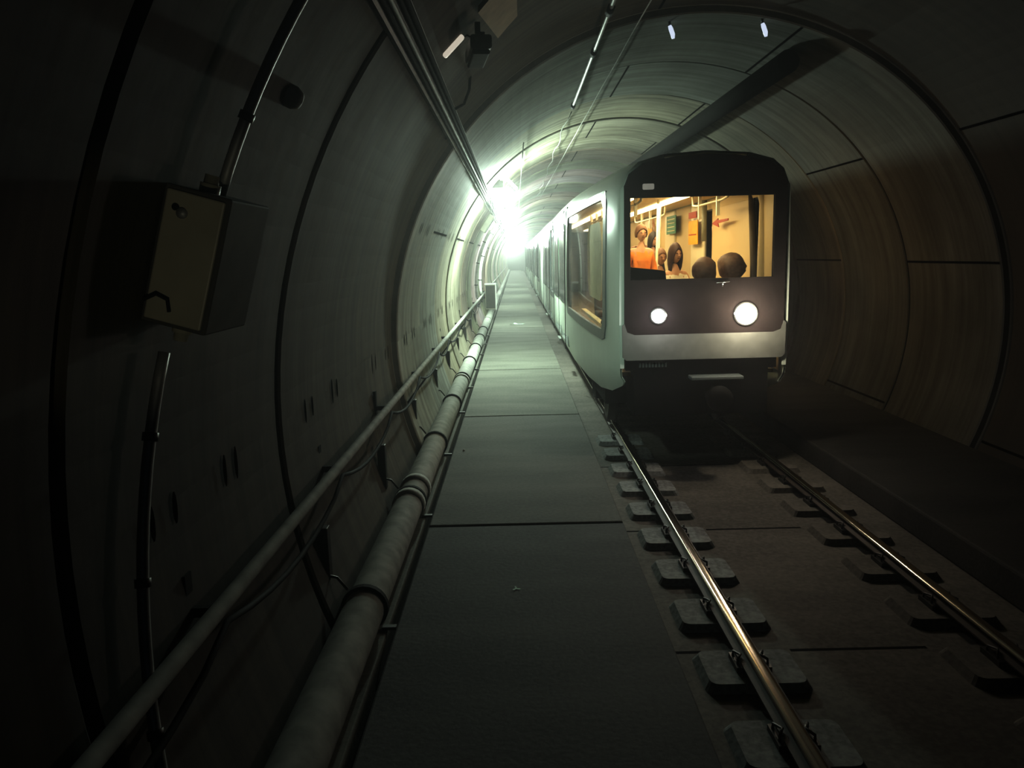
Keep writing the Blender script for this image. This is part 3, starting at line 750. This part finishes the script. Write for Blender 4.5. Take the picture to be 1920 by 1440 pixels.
# ---------------------------------------------------------------- passengers
SK = [plain('skin light', (.62, .36, .22), .6, noise=.05), plain('skin tan', (.42, .23, .13), .6, noise=.05)]
def skinmesh(name, verts, edges, radii, m, parent=None, sub=2):
    me = bpy.data.meshes.new(name); me.from_pydata(verts, edges, []); me.update(); me.materials.append(m)
    o = bpy.data.objects.new(name, me); C.objects.link(o)
    if parent is not None: o.parent = parent
    s = o.modifiers.new('skin', 'SKIN')
    for i, r in enumerate(radii):
        me.skin_vertices[0].data[i].radius = (r, r) if not isinstance(r, tuple) else r
    me.skin_vertices[0].data[0].use_root = True
    s.use_smooth_shade = True
    d = o.modifiers.new('sub', 'SUBSURF'); d.levels = sub; d.render_levels = sub
    return o
def headmesh(b, c, yaw, s=1.0):
    R = Matrix.Translation(c) @ Matrix.Rotation(yaw, 4, 'Z')
    def blob(cx, cy, cz, rx, ry, rz, n=12, mm=9):
        vs = []; fs = []
        for i in range(mm + 1):
            t = PI * i / mm
            for k in range(n):
                p = 2 * PI * k / n
                x, y, z = math.sin(t) * math.cos(p), math.sin(t) * math.sin(p), math.cos(t)
                w = 1 - .22 * max(0, -z)          # jaw narrows
                vs.append(R @ Vector((cx + rx * x * w, cy + ry * y * (1 - .1 * max(0, -z)), cz + rz * z)))
        for i in range(mm):
            for k in range(n): fs.append((i * n + k, i * n + (k + 1) % n, (i + 1) * n + (k + 1) % n, (i + 1) * n + k))
        b.add(vs, fs, True)
    blob(0, 0, 0, .075 * s, .095 * s, .118 * s)
    b.add([R @ Vector(v) for v in ((-.014, -.088, -.028), (.014, -.088, -.028), (0, -.118, -.024), (0, -.09, .02))], [(0, 1, 2), (0, 2, 3), (1, 3, 2)])
    for e in (-1, 1): blob(e * .076 * s, .005, -.005, .012, .02, .03, 8, 5)
    return R, blob
def person(x, y, yaw, pose, top, hair, label, leg=(.03, .03, .04), skin=0, hair_len='short', head_h=None, base=FZ, armup=False):
    """yaw 0 faces -y (towards the camera)"""
    root = empty('person', (x, y, base)); root.rotation_euler.z = yaw
    if pose == 'sit':
        hip = .50; hz = hip + .70
        J = {'pel': (0, 0, hip + .03), 'wst': (0, .0, hip + .2), 'chs': (0, -.01, hip + .40), 'nek': (0, -.01, hip + .55), 'hed': (0, -.015, hip + .63)}
        for s, n_ in ((-1, 'l'), (1, 'r')):
            J['hip' + n_] = (s * .09, -.02, hip); J['kne' + n_] = (s * .11, -.42, hip + .01); J['ank' + n_] = (s * .11, -.40, .09); J['toe' + n_] = (s * .12, -.54, .04)
            J['sho' + n_] = (s * .17, 0, hip + .49); J['elb' + n_] = (s * .22, -.08, hip + .22); J['wri' + n_] = (s * .12, -.28, hip + .14); J['han' + n_] = (s * .09, -.36, hip + .12)
    else:
        hip = .92; hz = hip + .70
        J = {'pel': (0, 0, hip + .03), 'wst': (0, 0, hip + .2), 'chs': (0, 0, hip + .40), 'nek': (0, 0, hip + .55), 'hed': (0, -.01, hip + .63)}
        for s, n_ in ((-1, 'l'), (1, 'r')):
            J['hip' + n_] = (s * .09, 0, hip); J['kne' + n_] = (s * .10, -.02, .49); J['ank' + n_] = (s * .10, .02, .09); J['toe' + n_] = (s * .12, -.14, .04)
            J['sho' + n_] = (s * .17, 0, hip + .49); J['elb' + n_] = (s * .22, .03, hip + .22); J['wri' + n_] = (s * .22, -.08, hip + .0); J['han' + n_] = (s * .22, -.13, hip - .07)
        if armup: J['elbr'] = (.28, -.10, hip + .62); J['wrir'] = (.22, -.12, hip + .86); J['hanr'] = (.21, -.12, hip + .94)
    rad = {'pel': .12, 'wst': .11, 'chs': .125, 'nek': .05, 'hed': .045, 'hip': .08, 'kne': .055, 'ank': .036, 'toe': .03, 'sho': .058, 'elb': .042, 'wri': .028, 'han': .03}
    chain = [('pel', 'wst'), ('wst', 'chs'), ('chs', 'nek'), ('nek', 'hed')]
    for n_ in 'lr': chain += [('pel', 'hip' + n_), ('hip' + n_, 'kne' + n_), ('kne' + n_, 'ank' + n_), ('ank' + n_, 'toe' + n_), ('chs', 'sho' + n_), ('sho' + n_, 'elb' + n_), ('elb' + n_, 'wri' + n_), ('wri' + n_, 'han' + n_)]
    verts = list(J.values()); keys = list(J.keys()); edges = [(keys.index(a), keys.index(c)) for a, c in chain]; rr = [rad[k[:3]] * .92 for k in keys]
    # fingers: five short chains rooted in each palm
    for n_ in 'lr':
        w = Vector(J['wri' + n_]); h = Vector(J['han' + n_]); d = (h - w).normalized(); sd = d.cross(Vector((0, 0, 1)))
        if sd.length < .1: sd = Vector((1, 0, 0))
        sd.normalize(); sg = -1 if n_ == 'l' else 1
        for i, (o, L) in enumerate(((-.030, .05), (-.010, .06), (.010, .065), (.028, .058))):
            a = h + sd * o; m1 = a + d * L * .6; m2 = a + d * L * .9 + Vector((0, 0, -.025))
            i0 = len(verts); verts += [tuple(a), tuple(m1), tuple(m2)]; rr += [.011, .009, .008]
            edges += [(keys.index('han' + n_), i0), (i0, i0 + 1), (i0 + 1, i0 + 2)]
        a = w + (h - w) * .5 - sd * .035; m1 = a - sd * .02 + d * .03
        i0 = len(verts); verts += [tuple(a), tuple(m1)]; rr += [.013, .010]; edges += [(keys.index('wri' + n_), i0), (i0, i0 + 1)]
    body = skinmesh('body', verts, edges, rr, SK[skin], root, 1)
    mt = plain('jacket', top, .8, noise=.12, nscale=14)
    ks = ['wst', 'pel', 'chs', 'nek', 'shol', 'elbl', 'wril', 'shor', 'elbr', 'wrir']
    ed = [('wst', 'pel'), ('wst', 'chs'), ('chs', 'nek'), ('chs', 'shol'), ('shol', 'elbl'), ('elbl', 'wril'), ('chs', 'shor'), ('shor', 'elbr'), ('elbr', 'wrir')]
    rj = {'pel': .145, 'wst': .135, 'chs': .135, 'nek': .06, 'sho': .068, 'elb': .062, 'wri': .045}
    jk = [tuple(Vector(J[k]) + Vector((-.02 * (1 if J[k][0] > 0 else -1), 0, -.035))) if k.startswith('sho') else J[k] for k in ks]; jk[3] = tuple(Vector(J['nek']) - Vector((0, 0, .05)))
    skinmesh('jacket', jk, [(ks.index(a), ks.index(c)) for a, c in ed], [rj[k[:3]] for k in ks], mt, root, 1)
    ks = ['pel', 'hipl', 'knel', 'ankl', 'hipr', 'kner', 'ankr']; ed = [('pel', 'hipl'), ('hipl', 'knel'), ('knel', 'ankl'), ('pel', 'hipr'), ('hipr', 'kner'), ('kner', 'ankr')]
    rj = {'pel': .13, 'hip': .10, 'kne': .07, 'ank': .05}
    skinmesh('trousers', [J[k] for k in ks], [(ks.index(a), ks.index(c)) for a, c in ed], [rj[k[:3]] for k in ks], plain('trousers', leg, .8), root, 1)
    hc = Vector((0, -.03, hz + .04))
    b = MB(); R, blob = headmesh(b, hc, 0); b.build('head', SK[skin], root)
    f2 = MB()
    for e in (-1, 1):
        f2.box(hc.x + e * .032 - .012, hc.x + e * .032 + .012, hc.y - .094, hc.y - .086, hc.z + .004, hc.z + .016)
    f2.box(hc.x - .022, hc.x + .022, hc.y - .094, hc.y - .086, hc.z - .058, hc.z - .050)
    f2.build('facial_features', plain('eye and lip colour', (.10, .035, .025), .5), root)
    hb = MB(); hm = plain('hair', hair, .6, noise=.3, nscale=30)
    Rm = Matrix.Translation(hc)
    vs = []; fs = []; nn, mm = 18, 8
    big = {'short': 1.08, 'long': 1.14, 'big': 1.75}[hair_len]
    for i in range(mm + 1):
        for k in range(nn):
            p = 2 * PI * k / nn; front = max(0, -math.sin(p)); back = max(0, math.sin(p))
            tmax = math.radians(62 + 52 * (1 - front) + (30 if hair_len != 'short' else 0) * (1 - front))
            t = tmax * i / mm; rr_ = 1 + (.09 * math.sin(3 * p + 4 * t + x * 9) + .05 * math.sin(8 * p + 7 * t) if hair_len == 'big' else .02 * math.sin(7 * p + 5 * t))
            drop = (.16 if hair_len == 'long' else .05 if hair_len == 'big' else 0) * (i / mm) ** 2 * (1 - front) 
            vs.append(Rm @ Vector((.075 * big * rr_ * math.sin(t) * math.cos(p), .012 + .096 * big * rr_ * math.sin(t) * math.sin(p), .125 * (1 + (min(big, 1.3) - 1) * .8) * math.cos(t) - drop)))
    for i in range(mm):
        for k in range(nn): fs.append((i * nn + k, i * nn + (k + 1) % nn, (i + 1) * nn + (k + 1) % nn, (i + 1) * nn + k))
    hb.add(vs, fs, True); ho = hb.build('hair', hm, root)
    so = ho.modifiers.new('s', 'SOLIDIFY'); so.thickness = .014; so.offset = 1
    tag(root, label, 'person', 'passengers inside the leading metro car'); return root
person(1.83, 11.45, .2, 'stand', (.85, .28, .04), (.20, .10, .05), 'standing person in a bright orange jacket at the left edge of the windscreen').scale = (.96, .96, .96)
person(2.26, 14.0, -.3, 'stand', (.30, .20, .12), (.16, .14, .12), 'tall standing person in brown holding on behind the orange jacket', armup=True, skin=1)
person(2.31, 13.2, .4, 'stand', (.03, .02, .02), (.02, .012, .01), 'standing person in black with long dark hair right of the orange jacket', hair_len='long').scale = (.92, .92, .92)
person(2.20, 11.95, .3, 'sit', (.25, .14, .08), (.22, .12, .07), 'seated person with brown hair below the green poster', skin=1)
person(2.18, 10.75, .35, 'sit', (.85, .8, .66), (.07, .03, .02), 'seated person in a white top with dark hair in the middle of the windscreen', hair_len='long').scale = (1, 1, 1.04)
person(2.28, 9.45, 2.9, 'sit', (.75, .62, .32), (.13, .07, .05), 'seated person in a cream jacket with bushy dark brown hair', hair_len='big').scale = (1, 1, .89)
person(2.68, 9.70, 3.3, 'sit', (.45, .25, .2), (.15, .085, .06), 'seated person with bushy dark hair nearest the right side of the windscreen', hair_len='big').scale = (1.15, 1, .92)

# ---------------------------------------------------------------- lights
def spot(name, loc, target, e, col, size=20, blend=.6, rad=.05):
    L = bpy.data.lights.new(name, 'SPOT'); L.energy = e; L.color = col; L.spot_size = math.radians(size); L.spot_blend = blend; L.shadow_soft_size = rad
    o = bpy.data.objects.new(name, L); C.objects.link(o); o.location = loc
    o.rotation_euler = (Vector(target) - Vector(loc)).to_track_quat('-Z', 'Y').to_euler(); return o
def point(name, loc, e, col, rad=.03):
    L = bpy.data.lights.new(name, 'POINT'); L.energy = e; L.color = col; L.shadow_soft_size = rad
    o = bpy.data.objects.new(name, L); C.objects.link(o); o.location = loc; return o
point('headlamp_glow', (1.50, FY - .26, 1.61), 10, (1, .90, .92), .04)
point('headlamp_glow', (2.42, FY - .30, 1.61), 40, (1, .86, .68), .06)
spot('headlamp_beam', (1.51, FY - .12, 1.60), (1.45, 5.0, 0), 22, (1, .9, .8), 60, 1.0, .06)
spot('headlamp_beam', (2.44, FY - .12, 1.60), (2.3, 5.0, 0), 26, (1, .85, .65), 60, 1.0, .08)
# added spot without a fixture, brightening the nose of the train
spot('nose_fill', (-.9, 5.6, 3.0), (1.05, 9.0, 1.8), 480, (.80, 1, .86), 46, .8, .1)
# warm light thrown by the saloon through the right hand nose window
arealight('interior_light', (3.035, 11.7, 2.2), (0, math.radians(-90), 0), .9, 1.6, 26, (1, .66, .34))

w = bpy.data.worlds.new('World'); sc.world = w; w.use_nodes = True
w.node_tree.nodes['Background'].inputs[0].default_value = (.45, .55, 1, 1); w.node_tree.nodes['Background'].inputs[1].default_value = .012

arealight('rear_fill', (.6, -2.5, 1.9), (math.radians(90), 0, 0), 1.5, 1.5, .8, (.55, .65, 1))  # added unseen fill, tints the near shadows bluish
spot('box_fill', (.1, -1.4, 1.2), (-1.15, 2.6, 2.25), 50, (1, .92, .66), 14, .6, .05)  # added unseen spot, brightens the junction box cover
tw = w.node_tree; vs_ = tw.nodes.new('ShaderNodeVolumeScatter'); vs_.inputs['Density'].default_value = .006; vs_.inputs['Anisotropy'].default_value = .75
tw.links.new(vs_.outputs[0], tw.nodes['World Output'].inputs['Volume'])
# ---------------------------------------------------------------- camera
F = 1450; roll = math.radians(1.5); EYE = 2.27
ca, sa = math.cos(roll), math.sin(roll)
vx, vy = ca * 6 + sa * 240, sa * 6 - ca * 240
pitch = math.atan(-vy / F); yaw = math.atan(vx * math.cos(pitch) / F)
f_ = Vector((-math.sin(yaw) * math.cos(pitch), math.cos(yaw) * math.cos(pitch), -math.sin(pitch)))
r_ = Vector((math.cos(yaw), math.sin(yaw), 0)); u_ = r_.cross(f_)
R0 = Matrix((r_, u_, -f_)).transposed()
cam = bpy.data.cameras.new('camera'); co = bpy.data.objects.new('camera', cam); C.objects.link(co)
cam.sensor_width = 36; cam.lens = F / 1920 * 36; cam.clip_start = .05; cam.clip_end = 400
co.matrix_world = Matrix.Translation((0, 0, EYE)) @ (R0 @ Matrix.Rotation(-roll, 3, 'Z')).to_4x4()
sc.camera = co
sc.view_settings.view_transform = 'Standard'
sc.view_settings.exposure = 0; sc.view_settings.gamma = .76
sc.cycles.use_denoising = True
sc.cycles.max_bounces = 5; sc.cycles.diffuse_bounces = 2; sc.cycles.glossy_bounces = 2; sc.cycles.adaptive_threshold = .12; sc.cycles.transparent_max_bounces = 12
sc.cycles.sample_clamp_indirect = 4
sc.cycles.caustics_reflective = False; sc.cycles.caustics_refractive = False
